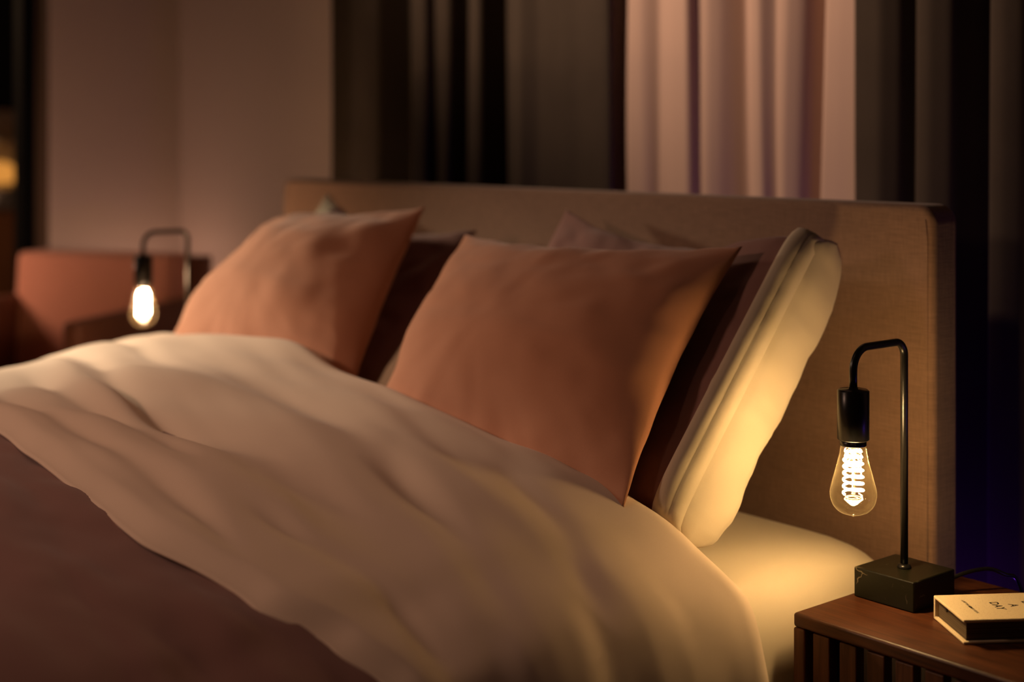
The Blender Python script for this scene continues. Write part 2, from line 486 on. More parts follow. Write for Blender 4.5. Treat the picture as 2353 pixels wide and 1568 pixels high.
sheer_ctrl = [(-2.332, 2.205), (-2.324, 2.205), (-2.316, 2.205), (-2.293, 2.201), (-2.272, 2.197), (-2.263, 2.205), (-2.255, 2.213), (-2.246, 2.220), (-2.218, 2.192), (-2.199, 2.189), (-2.181, 2.187), (-2.169, 2.192), (-2.158, 2.197), (-2.147, 2.203), (-2.125, 2.197), (-2.103, 2.192), (-2.081, 2.186), (-2.060, 2.181), (-2.039, 2.176), (-2.033, 2.183), (-2.028, 2.190), (-2.023, 2.198), (-2.023, 2.198), (-2.007, 2.196), (-1.990, 2.193), (-1.981, 2.197), (-1.971, 2.200), (-1.962, 2.204), (-1.955, 2.210), (-1.947, 2.217), (-1.940, 2.223), (-1.933, 2.230), (-1.926, 2.236), (-1.894, 2.200), (-1.878, 2.198), (-1.861, 2.195), (-1.853, 2.200), (-1.845, 2.205), (-1.837, 2.209), (-1.829, 2.214), (-1.821, 2.205), (-1.805, 2.203), (-1.789, 2.201), (-1.779, 2.204), (-1.768, 2.207), (-1.758, 2.211), (-1.751, 2.218), (-1.745, 2.225), (-1.739, 2.232), (-1.733, 2.239), (-1.727, 2.245), (-1.701, 2.212), (-1.686, 2.210), (-1.671, 2.209), (-1.656, 2.207), (-1.641, 2.206), (-1.626, 2.204), (-1.617, 2.204), (-1.607, 2.204)]
right_ctrl = [(-1.629, 2.190), (-1.616, 2.189), (-1.604, 2.187), (-1.592, 2.186), (-1.580, 2.185), (-1.568, 2.184), (-1.560, 2.188), (-1.551, 2.192), (-1.542, 2.196), (-1.533, 2.200), (-1.529, 2.207), (-1.524, 2.214), (-1.519, 2.221), (-1.514, 2.228), (-1.478, 2.175), (-1.469, 2.174), (-1.460, 2.172), (-1.451, 2.171), (-1.442, 2.174), (-1.433, 2.176), (-1.423, 2.179), (-1.414, 2.181), (-1.409, 2.190), (-1.403, 2.199), (-1.398, 2.208), (-1.392, 2.216), (-1.387, 2.225), (-1.381, 2.234), (-1.375, 2.243), (-1.334, 2.175), (-1.325, 2.174), (-1.317, 2.173), (-1.309, 2.172), (-1.301, 2.175), (-1.293, 2.177), (-1.284, 2.180), (-1.276, 2.183), (-1.272, 2.192), (-1.267, 2.200), (-1.262, 2.208), (-1.258, 2.216), (-1.253, 2.224), (-1.225, 2.175), (-1.218, 2.175), (-1.210, 2.175), (-1.203, 2.175), (-1.197, 2.181), (-1.192, 2.188), (-1.187, 2.194), (-1.182, 2.200), (-1.176, 2.206), (-1.171, 2.213), (-1.151, 2.175), (-1.142, 2.175), (-1.132, 2.175), (-1.123, 2.175), (-1.117, 2.182), (-1.112, 2.188), (-1.106, 2.195), (-1.101, 2.201), (-1.095, 2.208), (-1.090, 2.214), (-1.084, 2.221), (-1.079, 2.227), (-1.056, 2.180), (-1.048, 2.180), (-1.040, 2.180), (-1.032, 2.180), (-1.024, 2.180), (-1.016, 2.180), (-1.010, 2.186), (-1.004, 2.191), (-0.999, 2.197), (-0.993, 2.203), (-0.987, 2.209), (-0.981, 2.214), (-0.976, 2.220), (-0.970, 2.226), (-0.964, 2.231), (-0.959, 2.237), (-0.953, 2.243), (-0.926, 2.180), (-0.919, 2.180), (-0.911, 2.180), (-0.903, 2.180), (-0.895, 2.180), (-0.888, 2.180), (-0.880, 2.180), (-0.872, 2.180), (-0.865, 2.180), (-0.857, 2.180), (-0.850, 2.180), (-0.843, 2.180)]
curtain('curtain', 'dark brown curtain in deep folds beside the bare wall, left of the pale sheer one', 'curtain', M_dark_curtain, left_ctrl, seed=1)
curtain('sheer_curtain', 'pale pink sheer curtain hanging between two dark curtains behind the headboard', 'curtain', M_sheer, sheer_ctrl, seed=5, lean=0.05)
curtain('curtain', 'dark brown curtain behind the bedside lamp, right of the pale sheer one', 'curtain', M_dark_curtain, right_ctrl, seed=8, lean=0.015)

# ------------------------------------------------------------------ bed
BX0, BX1 = -2.99, -1.255
bed = thing('bed', 'upholstered bed with a tall brown linen headboard in front of the curtains', 'bed', (-2.15, 0.8, 0))
def local(o, root):
    o.matrix_parent_inverse = Matrix.Translation(root.location).inverted()
    return o
def headboard_bm():
    bm = bmesh.new()
    x0, x1, z0, z1, r = -3.085, -1.232, 0.10, 1.052, 0.030
    pl = []
    for cx, cz, a0 in ((x1 - r, z1 - r, 0), (x0 + r, z1 - r, 90)):
        for k in range(9):
            a = math.radians(a0 + 90 * k / 8)
            pl.append((cx + r * math.cos(a), cz + r * math.sin(a)))
    pl += [(x0, z0), (x1, z0)]
    f = [bm.verts.new((x, 1.85, z)) for x, z in pl]
    b = [bm.verts.new((x, 1.915, z)) for x, z in pl]
    bm.faces.new(f); bm.faces.new(b[::-1])
    for i in range(len(pl)):
        j = (i + 1) % len(pl)
        bm.faces.new((f[i], b[i], b[j], f[j]))
    return bm
hb = local(obj('headboard', headboard_bm(), M_headboard, bed, bevel=0.010, seg=4), bed)
bm = bmesh.new()   # stitched seam along the edge of the front
sp = [(-1.243, 1.8497, 0.5)] + [(-1.243, 1.8497, z) for z in (0.7, 0.9, 1.0)] + [(-1.246, 1.8497, 1.03)]
tube(bm, sp, 0.0011, 6)
se = local(obj('seam', bm, M_headboard, hb), bed)
se.matrix_parent_inverse = Matrix.Identity(4); 
se.parent = hb; se.matrix_parent_inverse = Matrix.Identity(4)
local(obj('bed_base', boxm(-2.99, -1.255, -0.22, 1.845, 0.09, 0.30), M_headboard, bed, bevel=0.015), bed)
for x in (-2.91, -1.34):
    for y in (-0.14, 1.75):
        local(obj('leg', lathe(bmesh.new(), [(0.018, 0), (0.025, 0.09)], 20, (x, y, 0)), M_black, bed), bed)

def mattress_bm():
    bm = bmesh.new()
    x0, x1, y0, y1, z0, z1 = BX0, BX1, -0.22, 1.846, 0.302, 0.555
    cx, cy = (x0 + x1) / 2, (y0 + y1) / 2; hx, hy = (x1 - x0) / 2, (y1 - y0) / 2
    n = 96
    def ring(inset, z, rc):
        out = []
        a, b = hx - inset, hy - inset
        rc = min(rc, a, b)
        per = []
        for sx, sy, a0 in ((1, 1, 0), (-1, 1, 90), (-1, -1, 180), (1, -1, 270)):
            for k in range(13):
                t = math.radians(a0 + 90 * k / 12)
                per.append((cx + sx * (a - rc) + rc * math.cos(t), cy + sy * (b - rc) + rc * math.sin(t)))
        return [bm.verts.new((x, y, z + 0.004 * fbm(x * 3, y * 3, z * 3) * (z > 0.45))) for x, y in per]
    R = []
    for ins, z, rc in ((0.03, z0, 0.07), (0.006, z0 + 0.03, 0.08), (0.0, z0 + 0.10, 0.08), (0.0, z1 - 0.10, 0.085), (0.003, z1 - 0.075, 0.085), (0.010, z1 - 0.05, 0.09),
                       (0.024, z1 - 0.028, 0.09), (0.045, z1 - 0.013, 0.10), (0.075, z1 - 0.004, 0.11), (0.14, z1 + 0.002, 0.12), (0.25, z1 + 0.005, 0.15), (0.5, z1 + 0.007, 0.2), (0.8, z1 + 0.008, 0.1)):
        R.append(ring(ins, z, rc))
    for a, b in zip(R, R[1:]):
        for i in range(len(a)):
            j = (i + 1) % len(a)
            bm.faces.new((a[i], a[j], b[j], b[i]))
    bm.faces.new(R[-1]); bm.faces.new(R[0][::-1])
    return bm
mt = obj('mattress', mattress_bm(), M_sheet, sub=1)
meta(mt, 'mattress in a smooth cream fitted sheet, bare beside the lamp', 'mattress')

# ------------------------------------------------------------------ duvet
prof = [(-1.175, 0.16), (-1.178, 0.30), (-1.182, 0.40), (-1.194, 0.49), (-1.222, 0.550), (-1.27, 0.584), (-1.34, 0.610), (-1.42, 0.635), (-1.64, 0.674), (-2.03, 0.713), (-2.40, 0.733),
        (-2.65, 0.738), (-2.80, 0.716), (-2.93, 0.680), (-3.03, 0.625), (-3.075, 0.53), (-3.085, 0.40), (-3.09, 0.16)]
NP = 260
PR = resample(catmull([(x, 0, z) for x, z in prof], 20), NP)
NR = []
for i in range(NP):
    t = PR[min(i + 1, NP - 1)] - PR[max(i - 1, 0)]
    NR.append(Vector((t.z, 0, -t.x)).normalized())
HEM = [(-3.2, 0.80), (-2.3, 0.80), (-2.02, 0.785), (-1.63, 0.775), (-1.42, 0.81), (-1.32, 0.852), (-1.245, 0.88), (-1.18, 0.91)]
EDGE = [(-3.2, 1.36), (-2.85, 1.39), (-2.4, 1.37), (-2.03, 1.375), (-1.64, 1.365), (-1.50, 1.385), (-1.42, 1.405), (-1.33, 1.425), (-1.25, 1.425), (-1.18, 1.395)]
FOLDS = [  # (x0, y0, x1, y1, height, half width): creases lying across the turned-back part
    (-2.62, 1.12, -2.00, 1.00, -0.013, 0.022), (-2.55, 1.05, -2.05, 0.965, 0.010, 0.020), (-2.50, 0.985, -1.90, 0.93, -0.012, 0.020),
    (-2.42, 0.90, -1.62, 0.845, -0.010, 0.018), (-2.05, 1.02, -1.34, 1.00, -0.015, 0.060), (-2.15, 1.20, -1.55, 1.14, -0.008, 0.030),
    (-1.95, 1.27, -1.45, 1.20, 0.007, 0.030), (-1.62, 1.16, -1.25, 1.03, -0.007, 0.028), (-1.50, 1.27, -1.21, 1.15, -0.006, 0.025),
    (-2.75, 1.24, -2.30, 1.17, -0.010, 0.022), (-1.60, 0.93, -1.27, 0.95, -0.007, 0.020)]
def fold_sum(x, y):
    t_ = 0.0
    for x0, y0, x1, y1, h, w_ in FOLDS:
        u = (x - x0) / (x1 - x0)
        if -0.35 < u < 1.35:
            d = y - (y0 + (y1 - y0) * u) - 0.012 * math.sin(u * 5 + x0 * 9)
            e = smooth01((u + 0.35) / 0.5) * smooth01((1.35 - u) / 0.5)
            t_ += h * e * math.exp(-(d / w_) ** 2)
    return t_
def drape(x, z):
    return smooth01((0.60 - z) / 0.15)
def band_wrinkle(i, y):
    p = PR[i]; s = i / NP * 4.2
    d = drape(p.x, p.z)
    # long soft folds running across the bed, a few crossing ones
    a = fbm(s * 0.9 + 3.1, y * 7.5 + s * 1.1, 1.7, 2) * 0.024 * (0.30 + 0.70 * smooth01((-1.4 - p.x) / 0.8))
    b = fbm(s * 1.7 - 2.0, y * 15 - s * 1.6, 4.2, 2) * 0.004
    c = fbm(s * 1.0, y * 2.6, 7.7, 2) * 0.012
    e = fbm(s * 11, y * 2.6 + s * 2, 2.2, 2) * 0.003 * d
    return (a + b) * (1 - 0.4 * d) + c + e + fold_sum(p.x, y)
def mauve_wrinkle(i, y):
    p = PR[i]; s = i / NP * 4.2
    a = fbm(s * 1.4 + 8.1, y * 5.5 + s * 1.3, 5.7, 3) * 0.012
    b = fbm(s * 3.0 + y * 3, y * 15 - s, 3.3, 3) * 0.006 * (0.4 + smooth01((y - 0.45) / 0.3))
    return a + b
def y_lower(x, y):   # the quilt lies lower towards the left foot side
    return -0.075 * smooth01((-2.1 - x) / 0.7) * smooth01((1.42 - y) / 0.5) - 0.035 * smooth01((x + 1.50) / 0.25) * smooth01((y - 1.05) / 0.4)
def on_mattress(q, lift):
    # rests on the mattress instead of sinking into it
    d = min(q.x - BX0, BX1 - q.x)
    if d > -0.03 and q.z > 0.40:
        q.z = max(q.z, min(0.556, 0.556 - 0.07 * max(0.0, 1 - d / 0.08) ** 2) + lift)
    return q
duvet = thing('duvet', 'mauve duvet folded back to its cream underside across the bed', 'duvet', (-2.15, 0.6, 0.56))
bm = bmesh.new(); R = []
NV = 110
for j in range(NV + 1):
    row = []
    y = -0.36 + (1.06 + 0.36) * j / NV
    for i in range(NP):
        p = PR[i]; off = -0.014 + mauve_wrinkle(i, y) - 0.012 * smooth01((y - 0.9) / 0.2)
        fe = smooth01((y + 0.36) / 0.25)
        q = p + NR[i] * off
        row.append(bm.verts.new(on_mattress(Vector((q.x, y, q.z + y_lower(p.x, y) - 0.05 * (1 - fe))), 0.009)))
    R.append(row)
grid_faces(bm, R)
mv = local(obj('mauve_cover', bm, M_mauve, duvet, solid=0.012), duvet)
mv['label'] = 'mauve outside of the duvet cover'
bm = bmesh.new(); R = []
NB = 120
for j in range(NB + 1):
    v = j / NB
    row = []
    for i in range(NP):
        p = PR[i]
        yh, ye = lerp_tab(HEM, p.x), lerp_tab(EDGE, p.x)
        ye += 0.010 * fbm(p.x * 3, p.z * 3, 3.0)
        yh += 0.006 * fbm(p.x * 4, p.z * 4, 6.0)
        rad = 0.040
        if v < 0.78:
            u = v / 0.78
            y = yh + (ye - rad - yh) * u
            off = 0.010 + 0.022 * smooth01(u * 3) + 0.006 * smooth01((u - 0.6) / 0.4)
            off -= 0.018 * (1 - smooth01(u * 14))
            off += band_wrinkle(i, y) * smooth01(u * 5 + 0.2)
            dz = y_lower(p.x, y)
        elif v < 0.94:
            t = (v - 0.78) / 0.16 * PI
            y = ye - rad + rad * math.sin(t)
            dz = y_lower(p.x, ye - rad)
            off = 0.038 - rad + rad * math.cos(t) + band_wrinkle(i, ye - rad) * (0.6 + 0.4 * math.cos(t))
        else:
            u = (v - 0.94) / 0.06
            y = ye - rad - 0.08 * u
            off = 0.038 - 2 * rad + band_wrinkle(i, ye - rad) * 0.2
            dz = y_lower(p.x, ye - rad)
        q = p + NR[i] * off
        row.append(bm.verts.new(on_mattress(Vector((q.x, y, q.z + dz)), 0.006)))
    R.append(row)
grid_faces(bm, R)
bd = local(obj('cream_underside', bm, M_duvet, duvet, solid=0.004), duvet)
bd['label'] = 'cream inside of the cover, folded back'

# ------------------------------------------------------------------ pillows
def pillow_bm(C, T, seed=0, ears=0.045, n=64, wr=0.006, box_right=False, power=0.42, sag=0.0, back=0.5, broad=0.010, ear_left=1.0, tuck=1.0):
    """C = corners bottom-left, bottom-right, top-right, top-left; T = loft; a sewn bag with drawn-in sides and wrinkles off the corners"""
    BL, BR, TR, TL = [Vector(c) for c in C]
    nrm = ((BR - BL) + (TR - TL)).cross((TL - BL) + (TR - BR)).normalized()
    bm = bmesh.new()
    def pos(u, v, side):
        a, b = u * 2 - 1, v * 2 - 1
        uu = u - ears * a * (1 - b * b) * abs(a) ** 2 * (0.35 if (box_right and a > 0) else ear_left if a < 0 else 1)
        vv = v - ears * b * (1 - a * a) * abs(b) ** 2 - sag * (1 - a * a) * v ** 2
        p = (BL * (1 - uu) + BR * uu) * (1 - vv) + (TL * (1 - uu) + TR * uu) * vv
        if box_right and a > 0:
            pu = max(1 - abs(a) ** (18 if side > 0 else 60), 0.0)
        else:
            pu = 1 - a * a
        tb = max(1 - b * b, 0) ** power
        if box_right:
            tb += (max(1 - b ** (14 if side > 0 else 6), 0) ** 0.5 - tb) * smooth01((a - 0.1) / 0.75)
        t = max(pu, 0) ** power * tb * T * (1 - back if side > 0 else back)
        if side > 0: t *= tuck + (1 - tuck) * smooth01(v / 0.5)
        w1 = fbm(a * 1.3 + seed, b * 1.5, side * 2 + seed, 2) * broad
        rim = (1 - max(pu * (1 - b * b), 0) ** 0.5)
        # creases running in from the seams
        w2 = fbm(math.atan2(b, a) * 5 + seed, (a * a + b * b) * 0.8, seed + 5, 2) * wr * 1.3 * (0.35 + rim)
        w3 = fbm(a * 2.4 + b * 1.2 + seed, b * 2.2 - a, seed + 9, 2) * wr * 1.3
        env = min(1.0, max(pu * (1 - b * b), 0) * 6)
        q = p + nrm * (side * (t + (w1 + w3) * env + w2 * env))
        if box_right and a > 0.5:
            e = smooth01((a - 0.5) / 0.4) * min(1.0, (1 - abs(b)) * 8)
            q += nrm * (side * e * 0.002 * fbm(b * 5 + a * 3, side * 2.0 + a * 4, 3.3, 3))
            q += Vector((1, 0, 0)) * (0.006 * smooth01((a - 0.93) / 0.07) * (1 - b ** 6) + e * 0.003 * fbm(b * 7 + side * a * 12, a * 9, 8.1, 2) * smooth01((a - 0.9) / 0.08))
        q += Vector((0, 0, 1)) * (fbm(a * 4 + seed, b * 4, seed, 2) * 0.004)
        return q
    F = []; B = []
    us = [0.5 - 0.5 * math.cos(PI * i / n) for i in range(n + 1)]
    us = [0.55 * s + 0.45 * i / n for i, s in enumerate(us)]
    for j in range(n + 1):
        fr, br = [], []
        for i in range(n + 1):
            v = bm.verts.new(pos(us[i], us[j], 1)); fr.append(v)
            if i in (0, n) or j in (0, n): br.append(v)
            else: br.append(bm.verts.new(pos(us[i], us[j], -1)))
        F.append(fr); B.append(br)
    for G, flip in ((F, 0), (B, 1)):
        for a, b in zip(G, G[1:]):
            for i in range(n):
                q = (a[i], a[i + 1], b[i + 1], b[i])
                bm.faces.new(q[::-1] if flip else q)
    return bm

def Hh(h): return 1.15 + h
# cream pillow leaning on the headboard, right; boxy open end towards the lamp
def end_pillow():
    C = [(-1.98, 1.44, 0.595), (-1.336, 1.432, 0.602), (-1.344, 1.768, 0.994), (-1.96, 1.775, 1.022)]
    return pillow_bm(C, 0.140, seed=3, ears=0.05, box_right=True, power=0.5, sag=0.05, n=84, wr=0.0035, back=0.56, broad=0.006), C
bmc, C = end_pillow()
def two_sided(bm, n, lo, hi, both=False):
    # the front of the case is mauve between the two columns, the rest mostly cream
    o = obj('pillow', bm, M_cream)
    o.data.materials.append(M_mauve)
    half = len(o.data.polygons) // 2      # the front of the case comes first
    for k, p in enumerate(o.data.polygons):
        i = k % n
        u = 0.55 * (0.5 - 0.5 * math.cos(PI * (i + 0.5) / n)) + 0.45 * (i + 0.5) / n
        top = hi if (k < half or both) else -0.6  # back coloured mauve as well, so the gap between pillows stays dark
        if lo < u * 2 - 1 < top: p.material_index = 1
    return o
cp = two_sided(bmc, 84, -2, 0.89)
meta(cp, 'pillow with mauve front and cream stitched end, leaning on the headboard by the near lamp', 'pillow')
# rim of the case at that end: a hem standing proud of the front, with its stitch line
BR, TR = Vector(C[1]), Vector(C[2])
along = (TR - BR); nrmv = Vector((0, -along.z, along.y)).normalized()
bm = bmesh.new(); R = []
for j in range(41):
    t = 0.0 + 0.975 * j / 40
    c = BR + along * t
    wv = 0.004 * fbm(t * 6, 2.0, 1.0)
    h = max(1 - (2 * t - 1) ** 12, 0) ** 0.5
    row = []
    for dx, dn in ((-0.046, 0.048), (-0.043, 0.056), (-0.037, 0.0630), (-0.030, 0.0640), (-0.022, 0.0605), (-0.016, 0.0545), (-0.0150, 0.0515), (-0.0125, 0.0505), (-0.009, 0.043), (-0.005, 0.030)):
        row.append(bm.verts.new(c + Vector((1, 0, 0)) * (dx + wv) + nrmv * (dn * (0.35 + 0.65 * h) + wv)))
    R.append(row)
grid_faces(bm, R)
hem = obj('hem', bm, M_cream, cp, solid=0.003)

bml = pillow_bm([(-2.78, 1.44, 0.590), (-2.20, 1.44, 0.590), (-2.22, 1.775, 0.97), (-2.715, 1.745, 1.032)], 0.10, seed=11, ears=0.05, sag=0.06)
meta(two_sided(bml, 64, -0.72, 2, True), 'cream and mauve pillow mostly hidden behind the far terracotta one, only a corner showing', 'pillow')
bmr = pillow_bm([(-2.02, 1.345, 0.640), (-1.37, 1.335, 0.640), (-1.425, 1.645, 0.990), (-2.045, 1.605, 0.978)], 0.145, seed=21, ears=0.035, power=0.58, broad=0.008, wr=0.003, sag=0.035, back=0.20, tuck=0.25)
meta(obj('pillow', bmr, M_terra), 'terracotta pillow nearer the bedside lamp, leaning on a cream pillow', 'pillow')
bml = pillow_bm([(-2.81, 1.345, 0.640), (-2.06, 1.345, 0.640), (-2.225, 1.65, 1.022), (-2.665, 1.622, 0.985)], 0.16, seed=33, ears=0.03, ear_left=-1.6, power=0.58, broad=0.012, wr=0.004, sag=0.03, back=0.18, tuck=0.25)
meta(obj('pillow', bml, M_terra), 'terracotta pillow on the far side of the bed, one corner standing up', 'pillow')

# ------------------------------------------------------------------ bedside cabinets
def nightstand(label, x0, y0, w=0.44, d=0.317, h=0.515):
    t = thing('nightstand', label, 'nightstand', (x0 + w / 2, y0 + d / 2, 0), 0, 'bedside cabinets')
    a, b = w / 2, d / 2
    obj('top', boxm(-a, a, -b, b, h - 0.019, h), M_walnut, t, bevel=0.004)
    for s in (-1, 1):
        obj('side_panel', boxm(min(s * a, s * (a - 0.019)), max(s * a, s * (a - 0.019)), -b, b, 0.11, h - 0.0195), M_walnut_v, t, bevel=0.003)
    obj('bottom_panel', boxm(-a + 0.0195, a - 0.0195, -b, b, 0.11, 0.129), M_walnut, t, bevel=0.003)
    obj('back_panel', boxm(-a + 0.0195, a - 0.0195, b - 0.012, b, 0.1295, h - 0.0195), M_inner, t)
    dr = obj('door', boxm(-a + 0.021, a - 0.021, -b + 0.024, -b + 0.034, 0.131, h - 0.021), M_inner, t)
    x = -a + 0.028
    while x + 0.027 < a - 0.02:
        obj('slat', boxm(x, x + 0.027, -b + 0.006, -b + 0.0239, 0.131, h - 0.022), M_walnut_v, dr, bevel=0.002)
        x += 0.0432
    for sx in (-1, 1):
        for sy in (-1, 1):
            obj('leg', lathe(bmesh.new(), [(0.011, 0), (0.017, 0.11)], 18, (sx * (a - 0.04), sy * (b - 0.04), 0)), M_walnut_v, t)
    return t
nightstand('walnut bedside cabinet with vertical slats under the near lamp and book', -1.237, 1.53)
nightstand('walnut bedside cabinet under the far lamp, behind the duvet', -3.545, 1.469, 0.44, 0.317, 0.573)

# ------------------------------------------------------------------ lamps
def text_bm(body, size, extrude=0.0, spacing=1.0, bold=0.0):
    c = bpy.data.curves.new('lettering', 'FONT')
    c.body = body; c.size = size; c.extrude = extrude; c.space_character = spacing
    c.offset = bold; c.align_x = 'CENTER'; c.align_y = 'CENTER'; c.resolution_u = 3
    o = bpy.data.objects.new('lettering', c)
    COL.objects.link(o)
    dg = bpy.context.evaluated_depsgraph_get(); dg.update()
    me = bpy.data.meshes.new_from_object(o.evaluated_get(dg))
    bm = bmesh.new(); bm.from_mesh(me)
    bpy.data.objects.remove(o); bpy.data.curves.remove(c); bpy.data.meshes.remove(me)
    return bm

def lamp(label, loc, rz, mfil, cord=True):
    t = thing('table_lamp', label, 'lamp', loc, rz, 'bedside lamps')
    obj('base', boxm(-0.0485, 0.0485, -0.0485, 0.0485, 0, 0.041), M_marble, t, bevel=0.002, smooth=False)
    L, ZA = 0.115, 0.355
    path = round_path([(0, 0, 0.041), (0, 0, ZA), (0, -L, ZA), (0, -L, ZA - 0.062)], (0.020, 0.030), 12)
    obj('pole', tube(bmesh.new(), path, 0.0053, 20), M_lampmetal, t)
    obj('collar', lathe(bmesh.new(), [(0.0095, 0.041), (0.0098, 0.0425), (0.0085, 0.0455), (0.0056, 0.047)], 28), M_lampmetal, t)
    zs = ZA - 0.054
    so = obj('socket', lathe(bmesh.new(), [(0.0062, zs + 0.003), (0.0068, zs + 0.0005), (0.019, zs), (0.0211, zs - 0.002), (0.0211, zs - 0.066), (0.0195, zs - 0.0675), (0.005, zs - 0.0675)], 48, (0, -L, 0)), M_lampmetal, t)
    zc = zs - 0.0675
    bulb = obj('bulb', lathe(bmesh.new(), [(0.010, zc + 0.002), (0.0174, zc), (0.0174, zc - 0.0065), (0.0168, zc - 0.0078), (0.006, zc - 0.0078)], 40, (0, -L, 0)), M_lampmetal, t)
    bulb['label'] = 'filament bulb with a black cap'
    zb = zc - 0.0078
    k = 0.92 / 0.510 / 1000 * 1000
    gp = catmull([(r, 0, z) for r, z in ((0.0165, 0), (0.0185, -0.012), (0.0218, -0.026), (0.0262, -0.042), (0.0297, -0.056), (0.0308, -0.0635), (0.0298, -0.072), (0.0262, -0.0805), (0.0185, -0.088), (0.0085, -0.0915), (0.0035, -0.0925), (0.0015, -0.0945), (0, -0.0948))], 6)
    obj('glass', lathe(bmesh.new(), [(max(p.x, 0), p.z) for p in gp], 56, (0, -L, zb), False, False), M_glass, bulb)
    # spiral filament
    n = 260; turns = 6.6
    pts = []
    for i in range(n + 1):
        u = i / n
        a = 2 * PI * turns * u + 0.6
        r = 0.0122 * (0.62 + 0.38 * smooth01(u * 4.5))
        r = r * (1 + 0.08 * u)
        pts.append((r * math.cos(a), -L + r * math.sin(a), zb - 0.006 - 0.058 * u))
    obj('filament', tube(bmesh.new(), pts, 0.0015, 8), mfil, bulb)
    obj('stem', lathe(bmesh.new(), [(0.0055, 0.0), (0.0045, -0.010), (0.0025, -0.022), (0.0018, -0.060), (0.0028, -0.064), (0, -0.0655)], 20, (0, -L, zb), False, False), M_stem, bulb)
    for a in (0.3, 2.4, 4.5):
        obj('support_wire', tube(bmesh.new(), [(0.002 * math.cos(a), -L + 0.002 * math.sin(a), zb - 0.018), (0.006 * math.cos(a), -L + 0.006 * math.sin(a), zb - 0.014), (0.009 * math.cos(a), -L + 0.009 * math.sin(a), zb - 0.008)], 0.00035, 6), M_brass, bulb)
    ring = [(0.010 * math.cos(2 * PI * i / 40), -L + 0.010 * math.sin(2 * PI * i / 40), zb - 0.069) for i in range(41)]
    obj('support_ring', tube(bmesh.new(), ring, 0.0007, 6, False), M_brass, bulb)
    # small print on the cap, upside down, wrapped round it
    for body, sz, dz in (('hue', 0.0052, -0.0030), ('\u2014\u2014', 0.0028, -0.0055)):
        bm = text_bm(body, sz)
        ang0 = -0.93 - rz
        for v in bm.verts:
            a = ang0 - v.co.x / 0.0176
            v.co = Vector((0.01755 * math.cos(a), -L + 0.01755 * math.sin(a), zc + dz - v.co.y))
        obj('print', bm, M_grey_print, bulb, smooth=False)
    # faint gold print down the shoulder of the glass
    bm = bmesh.new()
    rg = random.Random(2)
    for i in range(16):
        u = i / 15
        z = -0.003 - 0.019 * u
        r = 0.0170 + 0.0035 * u + 0.0004
        a = -0.93 + 1.32 + rg.uniform(-0.05, 0.05)
        c = Vector((r * math.cos(a), -L + r * math.sin(a), zb + z))
        b = bmesh.ops.create_uvsphere(bm, u_segments=6, v_segments=4, radius=rg.uniform(0.0004, 0.0009))
        for v in b['verts']: v.co = v.co + c
    obj('gold_print', bm, M_gold_print, bulb)
    cp_ = catmull([(0.02, 0.047, 0.008), (0.04, 0.075, 0.026), (0.06, 0.110, 0.032), (0.072, 0.135, 0.022), (0.078, 0.160, 0.008), (0.08, 0.176, -0.06), (0.08, 0.18, -0.3), (0.1, 0.2, -0.5)], 8)
    obj('cord', tube(bmesh.new(), cp_, 0.0028, 10), M_lampmetal, t)
    return t
lamp('near black table lamp with an amber filament bulb beside the book', (-1.1775, 1.697, 0.5155), 0, M_fil_r)
lamp('far black table lamp, glowing and blurred in front of the rose armchair', (-3.170, 1.636, 0.5735), 0, M_fil_l)

# ------------------------------------------------------------------ book
u_ = Vector((0.82, -0.572, 0)).normalized()     # spine to fore edge
v_ = Vector((0.572, 0.82, 0)).normalized()      # tail to head
bw, bl, bt = 0.100, 0.165, 0.031
book = thing('book', 'small speckled cloth hardback lying beside the near lamp', 'book', (-1.101, 1.652, 0.5152), math.atan2(u_.y, u_.x))
# local: x = spine to fore edge, y = tail to head, z up
bm = bmesh.new()
c_ = 0.0038
prof_c = [(bw, 0), (0, 0), (0, bt), (bw, bt), (bw, bt - c_), (c_ + 0.001, bt - c_), (c_ + 0.001, c_), (bw, c_)]
a_ = [bm.verts.new((x, 0, z)) for x, z in prof_c]; b_ = [bm.verts.new((x, bl, z)) for x, z in prof_c]
bm.faces.new(a_); bm.faces.new(b_[::-1])
for i in range(8):
    j = (i + 1) % 8
    bm.faces.new((a_[i], b_[i], b_[j], a_[j]))
bk_cover = obj('cover', bm, M_cover, book, bevel=0.0016, seg=4)
obj('page_block', boxm(c_ + 0.003, bw - 0.004, 0.005, bl - 0.005, c_ + 0.0002, bt - c_ - 0.0002), M_pages, book, smooth=False)
obj('ribbon', boxm(0.030, 0.036, 0.0035, 0.0049, bt - 0.011, bt - c_ - 0.0005), M_ribbon, book, smooth=False)
def print_line(body, size, x, y, wscale=1.0, extra=0.0):
    bm = text_bm(body, size, 0, 1.05, size * 0.022)
    for v in bm.verts:
        v.co = Vector((x + v.co.x * wscale, y + v.co.y, bt + 0.00012))
    obj('lettering', bm, M_ink, bk_cover, smooth=False)
print_line('DAY', 0.0165, 0.050, 0.0655, 0.88)
print_line('A', 0.0165, 0.050, 0.0872, 0.88)
print_line('LINE', 0.0165, 0.050, 0.1090, 0.88)
print_line('ONE', 0.0165, 0.050, 0.1308, 0.88)
print_line('A FIVE YEAR MEMORY BOOK', 0.0052, 0.050, 0.029, 0.74)

# ------------------------------------------------------------------ armchair in the far corner
fw = Vector((0.56, -0.828)).normalized()
ch = thing('armchair', 'rose upholstered armchair with brown leather arms behind the far lamp', 'armchair', (-4.365, 1.985, 0), math.atan2(fw.y, fw.x) + PI / 2)
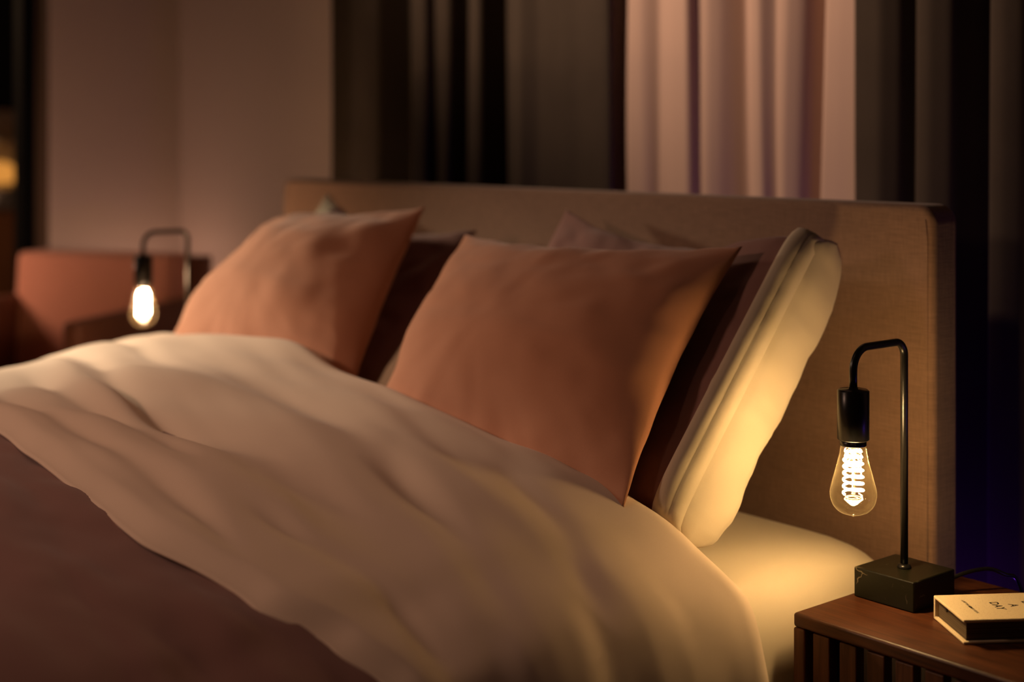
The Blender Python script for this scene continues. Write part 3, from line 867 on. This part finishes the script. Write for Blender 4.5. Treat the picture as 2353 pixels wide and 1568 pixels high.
# local: -y forward, x to the right as one sits facing away... width along x
def soft(bm_, sub=2):
    return bm_
def cushion_bm(x0, x1, y0, y1, z0, z1, tilt=0.0):
    bm = boxm(x0, x1, y0, y1, z0, z1)
    bmesh.ops.subdivide_edges(bm, edges=bm.edges[:], cuts=6, use_grid_fill=True)
    cx, cy, cz = (x0 + x1) / 2, (y0 + y1) / 2, (z0 + z1) / 2
    for v in bm.verts:
        a, b, c = (v.co.x - cx) / (x1 - x0) * 2, (v.co.y - cy) / (y1 - y0) * 2, (v.co.z - cz) / (z1 - z0) * 2
        v.co.y += 0.02 * b * (1 - a * a) * (1 - c * c)
        v.co.y += tilt * (v.co.z - z0)
    return bm
obj('back_panel', cushion_bm(-0.300, 0.300, 0.00, 0.06, 0.20, 0.775, 0.10), M_leather, ch, bevel=0.03, seg=4)
obj('backrest', cushion_bm(-0.285, 0.262, -0.135, -0.001, 0.40, 0.79, 0.10), M_chair, ch, bevel=0.035, seg=4)
obj('seat', cushion_bm(-0.255, 0.255, -0.66, -0.12, 0.27, 0.43), M_chair, ch, bevel=0.04, seg=4)
for s in (-1, 1):
    obj('arm', boxm(min(s * 0.262, s * 0.318), max(s * 0.262, s * 0.318), -0.68, -0.01, 0.15, 0.655), M_leather, ch, bevel=0.015)
    for y in (-0.62, -0.06):
        obj('leg', lathe(bmesh.new(), [(0.012, 0), (0.02, 0.16)], 16, (s * 0.285, y, 0)), M_black, ch)
obj('seat_frame', boxm(-0.262, 0.262, -0.65, 0.0, 0.16, 0.27), M_leather, ch, bevel=0.008)

# ------------------------------------------------------------------ next room, through the opening
sb = thing('sideboard', 'orange wood sideboard in the next room, at the left edge of the view', 'sideboard', (-7.15, 2.6, 0))
obj('carcass', boxm(-0.22, 0.2, -0.9, 0.9, 0.12, 0.81), M_oak, sb, bevel=0.004)
obj('top', boxm(-0.23, 0.23, -0.92, 0.92, 0.8105, 0.845), M_silver, sb, bevel=0.003)
for y0 in (-0.88, -0.28, 0.32):
    d_ = obj('door', boxm(0.2005, 0.218, y0, y0 + 0.56, 0.14, 0.80), M_oak, sb, bevel=0.003)
    obj('knob', lathe(bmesh.new(), [(0.008, 0), (0.012, 0.012), (0, 0.018)], 14, (0, 0, 0)), M_black, d_).matrix_local = Matrix.Translation((0.218, y0 + 0.05, 0.6)) @ Matrix.Rotation(PI / 2, 4, 'Y')
for sx in (-0.17, 0.15):
    for sy in (-0.8, 0.8):
        obj('leg', lathe(bmesh.new(), [(0.015, 0), (0.022, 0.12)], 14, (sx, sy, 0)), M_black, sb)
ln = thing('lantern', 'glass lantern with an amber glow standing on the sideboard', 'lantern', (-7.05, 2.615, 0.8452))
obj('base', lathe(bmesh.new(), [(0.10, 0), (0.105, 0.01), (0.105, 0.05), (0.085, 0.075)], 32), M_silver, ln)
obj('glow', lathe(bmesh.new(), [(0.0, 0.085), (0.07, 0.09), (0.088, 0.13), (0.075, 0.175), (0.03, 0.195), (0, 0.197)], 28), M_amber, ln)
obj('glass', lathe(bmesh.new(), [(0.08, 0.077), (0.105, 0.12), (0.10, 0.20), (0.07, 0.27), (0.05, 0.29)], 32, (0, 0, 0), False, False), M_lantern, ln)
obj('lid', lathe(bmesh.new(), [(0.052, 0.29), (0.055, 0.30), (0.02, 0.315), (0, 0.316)], 24), M_silver, ln)
cb = thing('wall_cupboard', 'black wall cupboard above the sideboard in the next room', 'cupboard', (-7.22, 2.6, 1.30))
obj('carcass', boxm(-0.18, 0.15, -1.0, 1.0, 0, 1.2), M_black, cb, bevel=0.004)
for y0 in (-0.98, -0.32, 0.34):
    obj('door', boxm(0.1505, 0.168, y0, y0 + 0.64, 0.01, 1.19), M_black, cb, bevel=0.003)
